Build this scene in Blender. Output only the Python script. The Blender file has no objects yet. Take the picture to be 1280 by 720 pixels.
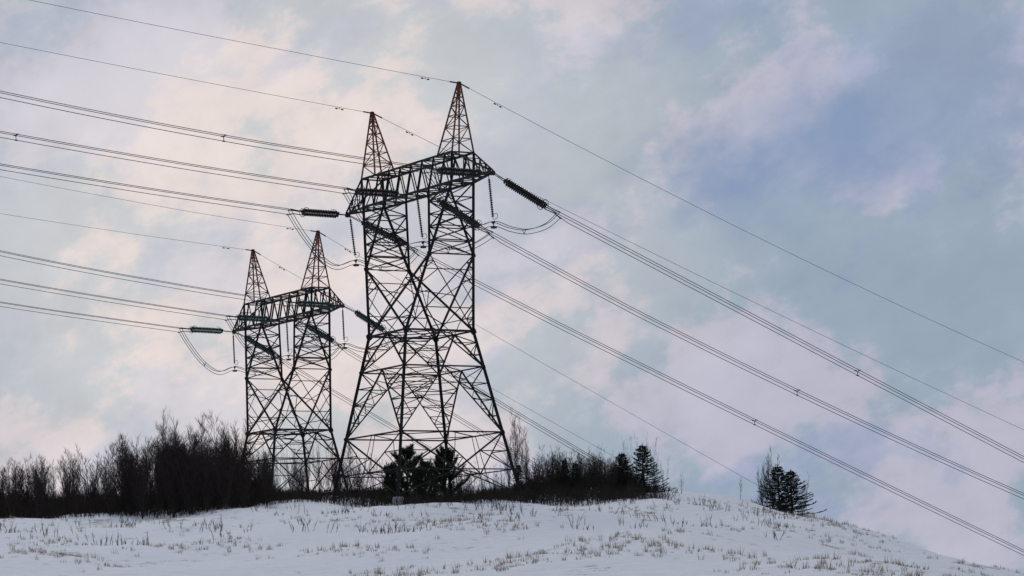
import bpy, math, random
from mathutils import Vector, Matrix, noise as mnoise
scene = bpy.context.scene
COL = scene.collection
R = math.radians

# ------------------------------------------------------------------ camera
F_PX, PITCH, ROLL = 4003.8, 0.1176, -0.0314          # long lens, looking up the hill
cam_data = bpy.data.cameras.new('camera')
cam_data.sensor_width = 36.0
cam_data.lens = 36.0 * F_PX / 1280.0
cam_data.clip_start = 0.5
cam_data.clip_end = 5000.0
camera = bpy.data.objects.new('camera', cam_data)
COL.objects.link(camera)
FW = Vector((0, math.cos(PITCH), math.sin(PITCH)))
RT0 = Vector((1, 0, 0)); UP0 = RT0.cross(FW)
RT = RT0 * math.cos(ROLL) + UP0 * math.sin(ROLL)
UP = UP0 * math.cos(ROLL) - RT0 * math.sin(ROLL)
camera.matrix_world = Matrix(((RT.x, UP.x, -FW.x, 0), (RT.y, UP.y, -FW.y, 0), (RT.z, UP.z, -FW.z, 0), (0, 0, 0, 1)))
scene.camera = camera

# ------------------------------------------------------------------ light
SUN_EL, SUN_AZ = R(24), R(-10)                        # low sun behind thin cloud, up the hill and to the left
scene.view_settings.view_transform = 'Standard'
scene.view_settings.look = 'None'
scene.view_settings.exposure = 0.0
scene.view_settings.gamma = 1.0
scene.view_settings.use_curve_mapping = False
sun_data = bpy.data.lights.new('sun', 'SUN')
sun_data.energy = 1.0
sun_data.angle = R(14)
sun_data.color = (1.0, 0.93, 0.85)
sun = bpy.data.objects.new('sun', sun_data)
COL.objects.link(sun)
SUN_DIR = Vector((math.sin(SUN_AZ) * math.cos(SUN_EL), math.cos(SUN_AZ) * math.cos(SUN_EL), math.sin(SUN_EL)))
sun.rotation_euler = (-SUN_DIR).to_track_quat('-Z', 'Y').to_euler()


class Nodes:
    """small helper round a node tree"""
    def __init__(self, tree):
        self.t = tree
        tree.nodes.clear()
    def n(self, kind, **kw):
        nd = self.t.nodes.new(kind)
        for k, v in kw.items():
            setattr(nd, k, v)
        return nd
    def put(self, sock, v):
        if isinstance(v, bpy.types.NodeSocket):
            self.t.links.new(v, sock)
        else:
            sock.default_value = v
    def math(self, op, a, b=0.0, c=0.0, clamp=False):
        nd = self.n('ShaderNodeMath', operation=op, use_clamp=clamp)
        for i, v in enumerate((a, b, c)):
            self.put(nd.inputs[i], v)
        return nd.outputs[0]
    def vmath(self, op, a, b=(0, 0, 0), out=0):
        nd = self.n('ShaderNodeVectorMath', operation=op)
        self.put(nd.inputs[0], a); self.put(nd.inputs[1], b)
        return nd.outputs[out]
    def ramp(self, x, lo, hi, a=0.0, b=1.0):
        nd = self.n('ShaderNodeMapRange', interpolation_type='SMOOTHSTEP')
        for i, v in enumerate((x, lo, hi, a, b)):
            self.put(nd.inputs[i], v)
        return nd.outputs[0]
    def noise(self, vec, scale, detail=4.0, rough=0.5, dist=0.0):
        nd = self.n('ShaderNodeTexNoise')
        self.put(nd.inputs['Vector'], vec)
        nd.inputs['Scale'].default_value = scale
        nd.inputs['Detail'].default_value = detail
        nd.inputs['Roughness'].default_value = rough
        nd.inputs['Distortion'].default_value = dist
        return nd.outputs[0]
    def mix(self, f, a, b):
        nd = self.n('ShaderNodeMix', data_type='RGBA')
        self.put(nd.inputs[0], f); self.put(nd.inputs[6], a); self.put(nd.inputs[7], b)
        return nd.outputs[2]


def lin(r, g, b, k=1.0):
    f = lambda v: (v / 255 / 12.92 if v / 255 <= 0.04045 else ((v / 255 + 0.055) / 1.055) ** 2.4) * k
    return (f(r), f(g), f(b), 1.0)


world = bpy.data.worlds.new('World')
scene.world = world
world.use_nodes = True
N = Nodes(world.node_tree)
STRENGTH = 0.1
K = 1.0 / STRENGTH
sky = N.n('ShaderNodeTexSky', sky_type='NISHITA', sun_disc=False, sun_elevation=SUN_EL, sun_rotation=SUN_AZ)
direction = N.n('ShaderNodeTexCoord').outputs['Generated']
direction = N.vmath('NORMALIZE', direction)
sep = N.n('ShaderNodeSeparateXYZ'); N.put(sep.inputs[0], direction)
# clouds lie on a slanted, stretched pattern: streaks rise to the right
rot = N.n('ShaderNodeVectorRotate', rotation_type='Y_AXIS'); N.put(rot.inputs['Vector'], direction)
rot.inputs['Angle'].default_value = R(20)
strk = N.vmath('MULTIPLY', rot.outputs[0], (1.0, 1.0, 1.45))
n_big = N.noise(N.vmath('ADD', strk, (3.1, 0.4, 1.7)), 8.0, 4.0, 0.5, 0.3)
n_mid = N.noise(N.vmath('ADD', strk, (7.3, 2.0, 0.2)), 12.0, 11.0, 0.60, 0.1)
n_tint = N.noise(N.vmath('ADD', strk, (1.9, 5.5, 4.1)), 14.0, 11.0, 0.62, 0.1)
n_fine = N.noise(N.vmath('ADD', strk, (0.9, 2.5, 3.3)), 34.0, 6.0, 0.6, 0.2)
# glow of the veiled sun
glow_dir = Vector((math.sin(R(-4.5)) * math.cos(R(8.0)), math.cos(R(-4.5)) * math.cos(R(8.0)), math.sin(R(8.0))))
dist = N.vmath('DISTANCE', direction, tuple(glow_dir), out=1)
glow = N.ramp(N.math('ADD', dist, N.math('MULTIPLY', N.math('SUBTRACT', n_big, 0.5), 0.14)), 0.03, 0.185, 1.0, 0.0)
cloud = N.mix(glow, lin(159, 171, 190, K), lin(222, 215, 212, K))
teal = N.mix(glow, lin(157, 173, 189, K), lin(203, 206, 210, K))
pink = N.mix(glow, lin(181, 180, 196, K), lin(224, 212, 209, K))
c1 = N.mix(N.ramp(n_tint, 0.46, 0.54), teal, pink)
cloud = N.mix(0.9, cloud, c1)
lav = N.mix(glow, lin(147, 161, 192, K), lin(196, 198, 211, K))
cloud = N.mix(N.math('MULTIPLY', N.ramp(n_mid, 0.51, 0.585), 0.55), cloud, lav)
# thicker and thinner cloud
shade = N.math('ADD', 0.80, N.math('ADD', N.math('MULTIPLY', n_fine, 0.28), N.math('MULTIPLY', N.ramp(n_tint, 0.40, 0.62), 0.16)))
cloud = N.vmath('SCALE', cloud)
N.put(cloud.node.inputs['Scale'], shade)
# a gap of clear sky to the right
gap_dir = Vector((math.sin(R(5.9)) * math.cos(R(9.1)), math.cos(R(5.9)) * math.cos(R(9.1)), math.sin(R(9.1))))
gd = N.vmath('SUBTRACT', direction, tuple(gap_dir))
gr = N.n('ShaderNodeVectorRotate', rotation_type='Y_AXIS'); N.put(gr.inputs['Vector'], gd)
gr.inputs['Angle'].default_value = R(16)
gl = N.vmath('LENGTH', N.vmath('MULTIPLY', gr.outputs[0], (0.48, 0.6, 1.2)), out=1)
gl = N.math('ADD', gl, N.math('MULTIPLY', N.math('SUBTRACT', n_mid, 0.5), 0.05))
gl = N.math('ADD', gl, N.math('MULTIPLY', N.math('SUBTRACT', n_fine, 0.5), 0.03))
gap = N.ramp(gl, 0.004, 0.036, 1.0, 0.0)
clear = N.mix(0.96, sky.outputs[0], lin(118, 143, 181, K))
cover = N.math('SUBTRACT', 1.0, N.math('MULTIPLY', gap, N.ramp(n_fine, 0.3, 0.7, 0.98, 0.72)))
col = N.mix(cover, clear, cloud)
bg = N.n('ShaderNodeBackground'); N.put(bg.inputs[0], col); bg.inputs[1].default_value = STRENGTH
wo = N.n('ShaderNodeOutputWorld'); N.t.links.new(bg.outputs[0], wo.inputs[0])


# ------------------------------------------------------------------ materials
def material(name, base, var=None, scale=8.0, rough=0.6, metal=0.0, bump=0.0, spec=0.3):
    m = bpy.data.materials.new(name)
    m.use_nodes = True
    q = Nodes(m.node_tree)
    b = q.n('ShaderNodeBsdfPrincipled')
    o = q.n('ShaderNodeOutputMaterial')
    q.t.links.new(b.outputs[0], o.inputs[0])
    pos = q.n('ShaderNodeTexCoord').outputs['Object']
    nz = q.noise(pos, scale, 4.0, 0.6)
    if var:
        q.put(b.inputs['Base Color'], q.mix(q.ramp(nz, 0.35, 0.65), base + (1,), var + (1,)))
    else:
        b.inputs['Base Color'].default_value = base + (1,)
    q.put(b.inputs['Roughness'], q.math('ADD', rough - 0.1, q.math('MULTIPLY', nz, 0.2)))
    b.inputs['Metallic'].default_value = metal
    b.inputs['Specular IOR Level'].default_value = spec
    if bump:
        bp = q.n('ShaderNodeBump'); bp.inputs['Strength'].default_value = bump
        q.put(bp.inputs['Height'], nz); q.t.links.new(bp.outputs[0], b.inputs['Normal'])
    return m


M_STEEL = material('weathered_steel', (0.019, 0.020, 0.021), (0.032, 0.030, 0.028), 3.0, 0.7, 0.0, 0.1, 0.2)
M_RED = material('rust_red_steel', (0.22, 0.070, 0.042), (0.12, 0.046, 0.034), 4.0, 0.7, 0.0, 0.1, 0.2)
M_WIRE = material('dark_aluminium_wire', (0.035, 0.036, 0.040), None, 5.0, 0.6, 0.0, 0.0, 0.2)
M_PORC = material('dark_porcelain', (0.016, 0.014, 0.014), (0.028, 0.020, 0.018), 3.0, 0.45)
M_TEAL = material('green_glass_insulator', (0.008, 0.050, 0.048), (0.012, 0.070, 0.062), 3.0, 0.35)
M_BARK = material('dark_bark', (0.028, 0.024, 0.021), (0.048, 0.040, 0.035), 12.0, 0.9, 0, 0.3, 0.1)
M_TWIG = material('twig_bark', (0.028, 0.022, 0.020), (0.050, 0.038, 0.034), 4.0, 0.9, 0, 0.0, 0.1)
M_NEEDLE = material('conifer_needles', (0.022, 0.034, 0.022), (0.038, 0.054, 0.030), 2.0, 0.8, 0, 0.0, 0.15)
M_BRUSH = material('brown_undergrowth', (0.024, 0.020, 0.017), (0.044, 0.034, 0.027), 1.0, 0.95, 0, 0.0, 0.1)
M_GRASS = material('dry_grass', (0.26, 0.21, 0.14), (0.36, 0.30, 0.20), 0.6, 0.9, 0, 0.0, 0.1)
M_CONC = material('footing_concrete', (0.28, 0.27, 0.26), (0.36, 0.35, 0.33), 5.0, 0.9, 0, 0.3)

# ------------------------------------------------------------------ the hill
def knot(x, pts):
    if x <= pts[0][0]:
        return pts[0][1]
    for (a, za), (b, zb) in zip(pts, pts[1:]):
        if x <= b:
            t = (x - a) / (b - a)
            return za + (zb - za) * t
    return pts[-1][1]


PROFILE = [(-400, -8), (-60, -3), (0, -1.7), (40, -0.4), (80, 1.5), (120, 3.9), (165, 7.1), (223, 11.6),
           (250, 13.7), (278, 15.6), (300, 16.4), (330, 16.6), (380, 15), (480, 8), (700, -20), (2500, -120)]


def smooth_profile(y):
    return (knot(y - 14, PROFILE) + knot(y - 7, PROFILE) + 2 * knot(y, PROFILE) + knot(y + 7, PROFILE) + knot(y + 14, PROFILE)) / 6


def ground_z(x, y):
    z = smooth_profile(y)
    q = x - 4.0
    if q > 0:                                          # the ridge falls away to the right
        z -= 0.0078 * q * q if q < 32 else 0.0078 * 1024 + 0.5 * (min(q, 400) - 32)
    if 60 < y < 320 and abs(x) < 90:
        z += 0.10 * mnoise.noise(Vector((x * 0.16, y * 0.45, 3.0))) + 0.05 * mnoise.noise(Vector((x * 0.5, y * 1.1, 8.0)))
    w = min(1.0, max(0.0, y / 60))
    z += w * (0.22 * math.sin(x * 0.21 + y * 0.05) + 0.16 * math.sin(x * 0.47 - y * 0.11 + 1.3) + 0.10 * math.sin(x * 0.9 + y * 0.33))
    return z


def mesh_obj(name, verts, faces, mat, parent=None, smooth=False):
    me = bpy.data.meshes.new(name)
    me.from_pydata(verts, [], faces)
    if smooth:
        me.polygons.foreach_set('use_smooth', [True] * len(me.polygons))
    me.materials.append(mat)
    me.update()
    o = bpy.data.objects.new(name, me)
    COL.objects.link(o)
    if parent:
        o.parent = parent
    return o


def link(name, me, parent=None, m=None):
    o = bpy.data.objects.new(name, me)
    COL.objects.link(o)
    if parent:
        o.parent = parent
    if m is not None:
        o.matrix_local = m
    return o


def thing(name, label, cat, group=None, loc=(0, 0, 0), rz=0.0):
    o = bpy.data.objects.new(name, None)
    COL.objects.link(o)
    o.location = loc
    o.rotation_euler = (0, 0, rz)
    o.empty_display_size = 0.5
    tag(o, label, cat, group)
    return o


def tag(o, label, cat, group=None):
    o['label'] = label
    o['category'] = cat
    if group:
        o['group'] = group


def axis(a, b, fine_lo, fine_hi, fine, coarse):
    out = []; v = a
    while v < b:
        out.append(v)
        v += fine if fine_lo <= v < fine_hi else coarse
    out.append(b)
    return out


def build_ground():
    xs = axis(-1500, 1500, -70, 90, 1.6, 30)
    ys = axis(-400, 2500, 60, 320, 1.6, 30)
    v = [(x, y, ground_z(x, y)) for y in ys for x in xs]
    n = len(xs)
    f = [(j * n + i, j * n + i + 1, (j + 1) * n + i + 1, (j + 1) * n + i) for j in range(len(ys) - 1) for i in range(n - 1)]
    m = bpy.data.materials.new('patchy_snow_on_grass')
    m.use_nodes = True
    q = Nodes(m.node_tree)
    b = q.n('ShaderNodeBsdfPrincipled'); o = q.n('ShaderNodeOutputMaterial')
    q.t.links.new(b.outputs[0], o.inputs[0])
    pos = q.n('ShaderNodeNewGeometry').outputs['Position']
    big = q.noise(q.vmath('MULTIPLY', pos, (1.0, 0.45, 1.0)), 0.22, 7.0, 0.62, 0.2)
    mid = q.noise(pos, 1.3, 6.0, 0.65)
    fine = q.noise(pos, 14.0, 4.0, 0.6)
    grass = q.mix(q.ramp(mid, 0.35, 0.65), (0.15, 0.12, 0.085, 1), (0.27, 0.22, 0.15, 1))
    grass = q.mix(q.ramp(fine, 0.45, 0.7), grass, (0.10, 0.085, 0.06, 1))
    snow = q.mix(q.ramp(mid, 0.3, 0.7), (0.74, 0.76, 0.79, 1), (0.82, 0.83, 0.84, 1))
    cover = q.ramp(q.math('ADD', q.math('MULTIPLY', big, 0.55), q.math('ADD', q.math('MULTIPLY', mid, 0.30), q.math('MULTIPLY', fine, 0.16))), 0.385, 0.43)
    q.put(b.inputs['Base Color'], q.mix(cover, grass, snow))
    b.inputs['Roughness'].default_value = 0.85
    b.inputs['Specular IOR Level'].default_value = 0.15
    bp = q.n('ShaderNodeBump'); bp.inputs['Strength'].default_value = 0.6; bp.inputs['Distance'].default_value = 0.4
    q.put(bp.inputs['Height'], q.math('ADD', mid, q.math('MULTIPLY', fine, 0.25)))
    q.t.links.new(bp.outputs[0], b.inputs['Normal'])
    o = mesh_obj('ground', v, f, m, smooth=True)
    o['kind'] = 'structure'
    o['label'] = 'hillside of patchy snow over dry grass below the towers'


build_ground()

# ------------------------------------------------------------------ steel angles
def angle_mesh(name, mat):
    t = 0.16
    p = [(0, 0), (1, 0), (1, t), (t, t), (t, 1), (0, 1)]
    v = [(x - 0.3, y - 0.3, z) for z in (0, 1) for x, y in p]
    f = [(i, (i + 1) % 6, 6 + (i + 1) % 6, 6 + i) for i in range(6)]
    f += [(3, 2, 1, 0), (5, 4, 3, 0), (6, 7, 8, 9), (6, 9, 10, 11)]
    me = bpy.data.meshes.new(name)
    me.from_pydata(v, [], f)
    me.materials.append(mat)
    return me


ANGLE = {'steel': angle_mesh('steel_angle', M_STEEL), 'red': angle_mesh('red_steel_angle', M_RED)}
rng = random.Random(7)


def frame_for(a, b, w):
    a = Vector(a); b = Vector(b)
    z = (b - a); L = z.length; z.normalize()
    ref = Vector((0, 0, 1)) if abs(z.z) < 0.92 else Vector((1, 0.3, 0))
    x = ref.cross(z).normalized(); y = z.cross(x)
    m = Matrix((( x.x * w, y.x * w, z.x * L, a.x), (x.y * w, y.y * w, z.y * L, a.y), (x.z * w, y.z * w, z.z * L, a.z), (0, 0, 0, 1)))
    return m


def bar(name, a, b, w, parent, kind='steel'):
    """one steel angle from a to b, its own object sharing one mesh"""
    j = [rng.uniform(-0.012, 0.012) for _ in range(3)]
    a = Vector(a) + Vector(j); b = Vector(b) + Vector(j)
    return link(name, ANGLE[kind], parent, frame_for(a, b, w))


def joined_bars(name, segs, mat, parent):
    """several angles welded into one part"""
    src = ANGLE['steel']
    sv = [v.co for v in src.vertices]; sf = [tuple(p.vertices) for p in src.polygons]
    V = []; Fc = []
    for a, b, w in segs:
        m = frame_for(a, b, w); k = len(V)
        V += [tuple(m @ c) for c in sv]
        Fc += [tuple(i + k for i in q) for q in sf]
    return mesh_obj(name, V, Fc, mat, parent)


def lerp(a, b, t):
    return tuple(p + (q - p) * t for p, q in zip(a, b))


def plate_mesh(name, mat):
    v = []
    for y in (-0.5, 0.5):
        for k in range(8):
            g = math.pi / 8 + k * math.pi / 4
            v.append((math.cos(g) * (1.1 if k % 2 else 0.9), y, math.sin(g)))
    f = [(k, (k + 1) % 8, 8 + (k + 1) % 8, 8 + k) for k in range(8)] + [tuple(range(7, -1, -1)), tuple(range(8, 16))]
    me = bpy.data.meshes.new(name); me.from_pydata(v, [], f); me.materials.append(mat)
    return me


PLATE = plate_mesh('gusset', M_STEEL)

# tower dimensions, metres above the lower belt
A_BELT, H_MID, A_MID, H_WAIST, A_WAIST = 4.005, 4.618, 3.135, 7.143, 2.676
H_FORK, H_ARM, U_ARM, V_ARM, H_TOP = 12.2, 16.95, 6.414, 0.862, 19.0
TIP, H_TIP, H_PEAK, U_PEAK = 10.5, 17.06, 23.86, 6.33


def corner(su, sv, z):
    if z <= H_WAIST:
        a = A_BELT + (A_WAIST - A_BELT) * z / H_WAIST
        return (su * a, sv * a, z)
    t = (z - H_WAIST) / (H_ARM - H_WAIST)
    return (su * (A_WAIST + (U_ARM - A_WAIST) * t), sv * (A_WAIST + (V_ARM - A_WAIST) * t), z)


U_IN = 3.2
FACES = [((-1, -1), (1, -1)), ((1, -1), (1, 1)), ((1, 1), (-1, 1)), ((-1, 1), (-1, -1))]


def build_tower(label, origin, rz, z_foot, full, group):
    root = thing('transmission_tower', label, 'pylon', group, origin, rz)
    off = -z_foot
    up = lambda p: (p[0], p[1], p[2] + off)
    def B(name, a, b, w, parent=root, kind='steel'):
        return bar(name, up(a), up(b), w, parent, kind)
    # ---- legs with their footings
    for su in (-1, 1):
        for sv in (-1, 1):
            p0 = corner(su, sv, z_foot - 1.2); p1 = corner(su, sv, H_WAIST); p2 = corner(su, sv, H_ARM)
            joined_bars('leg', [(up(p0), up(p1), 0.155), (up(p1), up(p2), 0.14)], M_STEEL, root)
            x, y, z = up(corner(su, sv, z_foot))
            fv = [(x + dx * s, y + dy * s, h) for h, s in ((-1.4, 0.4), (-0.12, 0.26)) for dx, dy in ((-1, -1), (1, -1), (1, 1), (-1, 1))]
            mesh_obj('footing', fv, [(0, 1, 5, 4), (1, 2, 6, 5), (2, 3, 7, 6), (3, 0, 4, 7), (4, 5, 6, 7)], M_CONC, root)
            for hz, s in ((H_WAIST, 0.26), (H_FORK, 0.20), (H_MID, 0.17)) + (((0.0, 0.2),) if full else ()):
                c = up(corner(su, sv, hz))
                for turn in (0, math.pi / 2):
                    m = Matrix.Translation(c) @ Matrix.Rotation(turn, 4, 'Z') @ Matrix.Diagonal((s, 0.02 + 0.004 * (turn > 0), s, 1))
                    link('gusset_plate', PLATE, root, m)
    mid = lambda c0, c1, z: lerp(corner(*c0, z), corner(*c1, z), 0.5)
    # ---- belts
    belts = [(H_WAIST, 0.13), (H_MID, 0.10)] + ([(0.0, 0.10), (-2.6, 0.08)] if full else [(1.6, 0.09)])
    for z, w in belts:
        for c0, c1 in FACES:
            B('horizontal_beam', corner(*c0, z), corner(*c1, z), w)
        for (c0, c1), (c2, c3) in zip(FACES, FACES[1:] + FACES[:1]):
            B('plan_brace', mid(c0, c1, z), mid(c2, c3, z), 0.062)
    B('plan_brace', corner(-1, -1, H_WAIST), corner(1, 1, H_WAIST), 0.06)
    B('plan_brace', corner(1, -1, H_WAIST), corner(-1, 1, H_WAIST), 0.06)
    # ---- redundant members between two lines that meet at the foot
    def rungs(a0, a1, b0, b1, n, w, zig=True, name='redundant_brace', skip0=True):
        last = None
        for k in range(1 if skip0 else 0, n):
            t = k / n
            p, q = lerp(a0, a1, t), lerp(b0, b1, t)
            B(name, p, q, w)
            if zig:
                nx = lerp(a0, a1, (k + 1) / n) if k % 2 else lerp(b0, b1, (k + 1) / n)
                B(name, q if k % 2 else p, nx, w)
    def panel(c0, c1, zl, zh, n, w):
        top = mid(c0, c1, zh)
        for c in (c0, c1):
            B('diagonal_brace', corner(*c, zl), top, w)
            rungs(corner(*c, zl), corner(*c, zh), corner(*c, zl), top, n, 0.064)
    for c0, c1 in FACES:
        panel(c0, c1, H_MID, H_WAIST, 3, 0.10)
        if full:
            panel(c0, c1, 0.0, H_MID, 4, 0.095)
    # hip bracing: ties the diagonals of neighbouring faces
    for (c0, c1), (c2, c3) in zip(FACES, FACES[1:] + FACES[:1]):
        for zl, zh, fr in ([(0.0, H_MID, (0.2, 0.36, 0.52, 0.68, 0.84))] if full else []) + [(H_MID, H_WAIST, (0.35, 0.7))]:
            for t in fr:
                B('hip_brace', lerp(corner(*c1, zl), mid(c0, c1, zh), t), lerp(corner(*c1, zl), mid(c2, c3, zh), t), 0.055)
                B('hip_brace', lerp(corner(*c1, zl), mid(c0, c1, zh), t), lerp(corner(*c1, zl), mid(c2, c3, zh), min(1.0, t + 0.16)), 0.05)
    # ---- below the belt: V bracing to the ground
    if full:
        for c0, c1 in FACES:
            low = mid(c0, c1, -2.6)
            for c in (c0, c1):
                B('diagonal_brace', corner(*c, 0), low, 0.10)
                B('redundant_brace', lerp(corner(*c, 0), low, 0.5), corner(*c, -2.6), 0.062)
                B('redundant_brace', lerp(corner(*c, 0), low, 0.5), corner(*c, -1.3), 0.062)
                B('diagonal_brace', low, corner(*c, z_foot), 0.07)
                q = lerp(corner(*c0, 0), corner(*c1, 0), 0.47 if c == c0 else 0.53)
                r_ = lerp(corner(*c0, -2.6), corner(*c1, -2.6), 0.36 if c == c0 else 0.47)
                B('strut', q, (r_[0], r_[1], -3.6), 0.06)
    else:
        for c0, c1 in FACES:
            low = mid(c0, c1, 1.6)
            for c in (c0, c1):
                B('diagonal_brace', corner(*c, H_MID), low, 0.09)
                B('redundant_brace', lerp(corner(*c, H_MID), low, 0.5), corner(*c, 1.6), 0.062)
                B('redundant_brace', lerp(corner(*c, H_MID), low, 0.5), corner(*c, 3.1), 0.062)
                B('redundant_brace', lerp(corner(*c, H_MID), low, 0.5), mid(c0, c1, H_MID), 0.062)
                B('diagonal_brace', low, corner(*c, z_foot), 0.07)
    # ---- waist: crossed braces on the four faces between belt and fork
    for c0, c1 in FACES:
        l0, l1, h0, h1 = corner(*c0, H_WAIST), corner(*c1, H_WAIST), corner(*c0, H_FORK), corner(*c1, H_FORK)
        main = 0.12 if c0[1] == c1[1] else 0.085
        B('cross_brace', l0, h1, main); B('cross_brace', l1, h0, main)
        # crossing point of the X
        wl = math.dist(l0, l1); wh = math.dist(h0, h1); tc = wl / (wl + wh)
        x = lerp(l0, h1, tc)
        for lo, hi in ((l0, h0), (l1, h1)):
            mlo = lerp(lo, x, 0.5); mhi = lerp(x, hi, 0.5)
            ml = lerp(lo, hi, tc * 0.5); mh = lerp(lo, hi, tc + (1 - tc) * 0.5); mc = lerp(lo, hi, tc)
            B('redundant_brace', mlo, ml, 0.062); B('redundant_brace', mlo, mc, 0.062)
            B('redundant_brace', mhi, mh, 0.062); B('redundant_brace', mhi, mc, 0.062)
            B('redundant_brace', lerp(lo, x, 0.25), lerp(lo, hi, tc * 0.25), 0.062); B('redundant_brace', lerp(lo, x, 0.25), ml, 0.062)
            B('redundant_brace', lerp(x, hi, 0.75), lerp(lo, hi, tc + (1 - tc) * 0.75), 0.062); B('redundant_brace', lerp(x, hi, 0.75), mh, 0.062)
        B('redundant_brace', lerp(l0, x, 0.5), lerp(l1, x, 0.5), 0.062)
        B('redundant_brace', lerp(x, h0, 0.5), lerp(x, h1, 0.5), 0.062) if wh < 6 else None
        if wh >= 6:                                   # slanting ties of the broad faces
            B('redundant_brace', lerp(l0, h0, 0.72), lerp(x, h1, 0.25), 0.062)
            B('redundant_brace', lerp(l1, h1, 0.72), lerp(x, h0, 0.25), 0.062)
        B('redundant_brace', lerp(l0, x, 0.5), lerp(l0, l1, 0.5), 0.062); B('redundant_brace', lerp(l1, x, 0.5), lerp(l0, l1, 0.5), 0.062)
    # horizontal frame across the waist below the fork
    zc = H_WAIST + (H_FORK - H_WAIST) * 0.45
    for c0, c1 in FACES:
        if c0[0] == c1[0]:
            B('horizontal_beam', corner(*c0, H_FORK), corner(*c1, H_FORK), 0.08)
    # ---- two fork columns
    for su in (-1, 1):
        foot = {s: corner(su, s, H_FORK) for s in (-1, 1)}
        outer = {s: corner(su, s, H_ARM) for s in (-1, 1)}
        inner = {s: (su * U_IN, s * V_ARM, H_ARM) for s in (-1, 1)}
        n = 5
        for s in (-1, 1):
            B('inner_leg', foot[s], inner[s], 0.12)
            for k in range(1, n):
                t, t2 = k / n, (k + 1) / n
                B('column_brace', lerp(foot[s], outer[s], t), lerp(foot[s], inner[s], t), 0.074)
                a, b = (outer, inner) if k % 2 else (inner, outer)
                B('column_brace', lerp(foot[s], a[s], t), lerp(foot[s], b[s], t2), 0.074)
        for side, w in ((outer, 0.074), (inner, 0.074)):
            for k in range(n):
                t, t2 = k / n, (k + 1) / n
                if k:
                    B('column_brace', lerp(foot[-1], side[-1], t), lerp(foot[1], side[1], t), 0.074)
                s = 1 if k % 2 else -1
                B('column_brace', lerp(foot[s], side[s], t), lerp(foot[-s], side[-s], t2), w)
                if k < 3:
                    B('column_brace', lerp(foot[-s], side[-s], t), lerp(foot[s], side[s], t2), w)
    # ---- crossarm: four chords, webs and plan bracing
    segs = []
    UT = 6.6
    for s in (-1, 1):
        segs.append((up((-U_ARM, s * V_ARM, H_ARM)), up((U_ARM, s * V_ARM, H_ARM)), 0.15))
        segs.append((up((-UT, s * V_ARM, H_TOP)), up((UT, s * V_ARM, H_TOP)), 0.13))
        for su in (-1, 1):
            segs.append((up((su * U_ARM, s * V_ARM, H_ARM)), up((su * TIP, s * 0.10, H_TIP)), 0.15))
            segs.append((up((su * UT, s * V_ARM, H_TOP)), up((su * TIP, s * 0.10, H_TIP + 0.06)), 0.13))
            segs.append((up((su * U_ARM, s * V_ARM, H_ARM)), up((su * UT, s * V_ARM, H_TOP)), 0.13))
    arm = joined_bars('crossarm', segs, M_STEEL, root)
    def A(a, b, w):
        bar('web_brace', up(a), up(b), w, arm)
    n = 8
    us = [-U_ARM + 2 * U_ARM * k / n for k in range(n + 1)]
    for s in (-1, 1):
        for k in range(n):
            m = (us[k] + us[k + 1]) / 2
            A((us[k], s * V_ARM, H_ARM), (m, s * V_ARM, H_TOP), 0.10)
            A((m, s * V_ARM, H_TOP), (us[k + 1], s * V_ARM, H_ARM), 0.10)
    for k in range(n):
        s = 1 if k % 2 else -1
        A((us[k], -s * V_ARM, H_ARM), (us[k + 1], s * V_ARM, H_ARM), 0.07)
        A((us[k], -V_ARM, H_ARM), (us[k], V_ARM, H_ARM), 0.08)
        m0 = (us[k] + us[k + 1]) / 2
        A((m0, -V_ARM, H_TOP), (m0, V_ARM, H_TOP), 0.07)
        if k < n - 1:
            m1 = (us[k + 1] + us[min(k + 2, n)]) / 2
            A((m0, -s * V_ARM, H_TOP), (m1, s * V_ARM, H_TOP), 0.07)
    A((us[n], -V_ARM, H_ARM), (us[n], V_ARM, H_ARM), 0.08)
    for su in (-1, 1):
        bot = {s: (su * U_ARM, s * V_ARM, H_ARM) for s in (-1, 1)}
        top = {s: (su * UT, s * V_ARM, H_TOP) for s in (-1, 1)}
        tb = {s: (su * TIP, s * 0.10, H_TIP) for s in (-1, 1)}
        A(top[-1], top[1], 0.09)
        for k, t in enumerate((0.3, 0.58, 0.8)):
            tn = (0.0, 0.3, 0.58)[k]
            for s in (-1, 1):
                A(lerp(bot[s], tb[s], t), lerp(top[s], tb[s], t), 0.06)
                A(lerp(bot[s], tb[s], t), lerp(top[s], tb[s], tn), 0.06)
            A(lerp(bot[-1], tb[-1], t), lerp(bot[1], tb[1], t), 0.055)
            A(lerp(bot[-1], tb[-1], tn), lerp(bot[1], tb[1], t), 0.055)
            A(lerp(top[-1], tb[-1], t), lerp(top[1], tb[1], t), 0.055)
        # hanger plate at the tip
        link('hanger_plate', PLATE, arm, Matrix.Translation(up((su * TIP, 0, H_TIP - 0.08))) @ Matrix.Diagonal((0.2, 0.26, 0.16, 1)))
    for s in (-1, 1):
        link('hanger_plate', PLATE, arm, Matrix.Translation(up((0, s * 0.9, H_ARM - 0.05))) @ Matrix.Diagonal((0.2, 0.05, 0.16, 1)))
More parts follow.
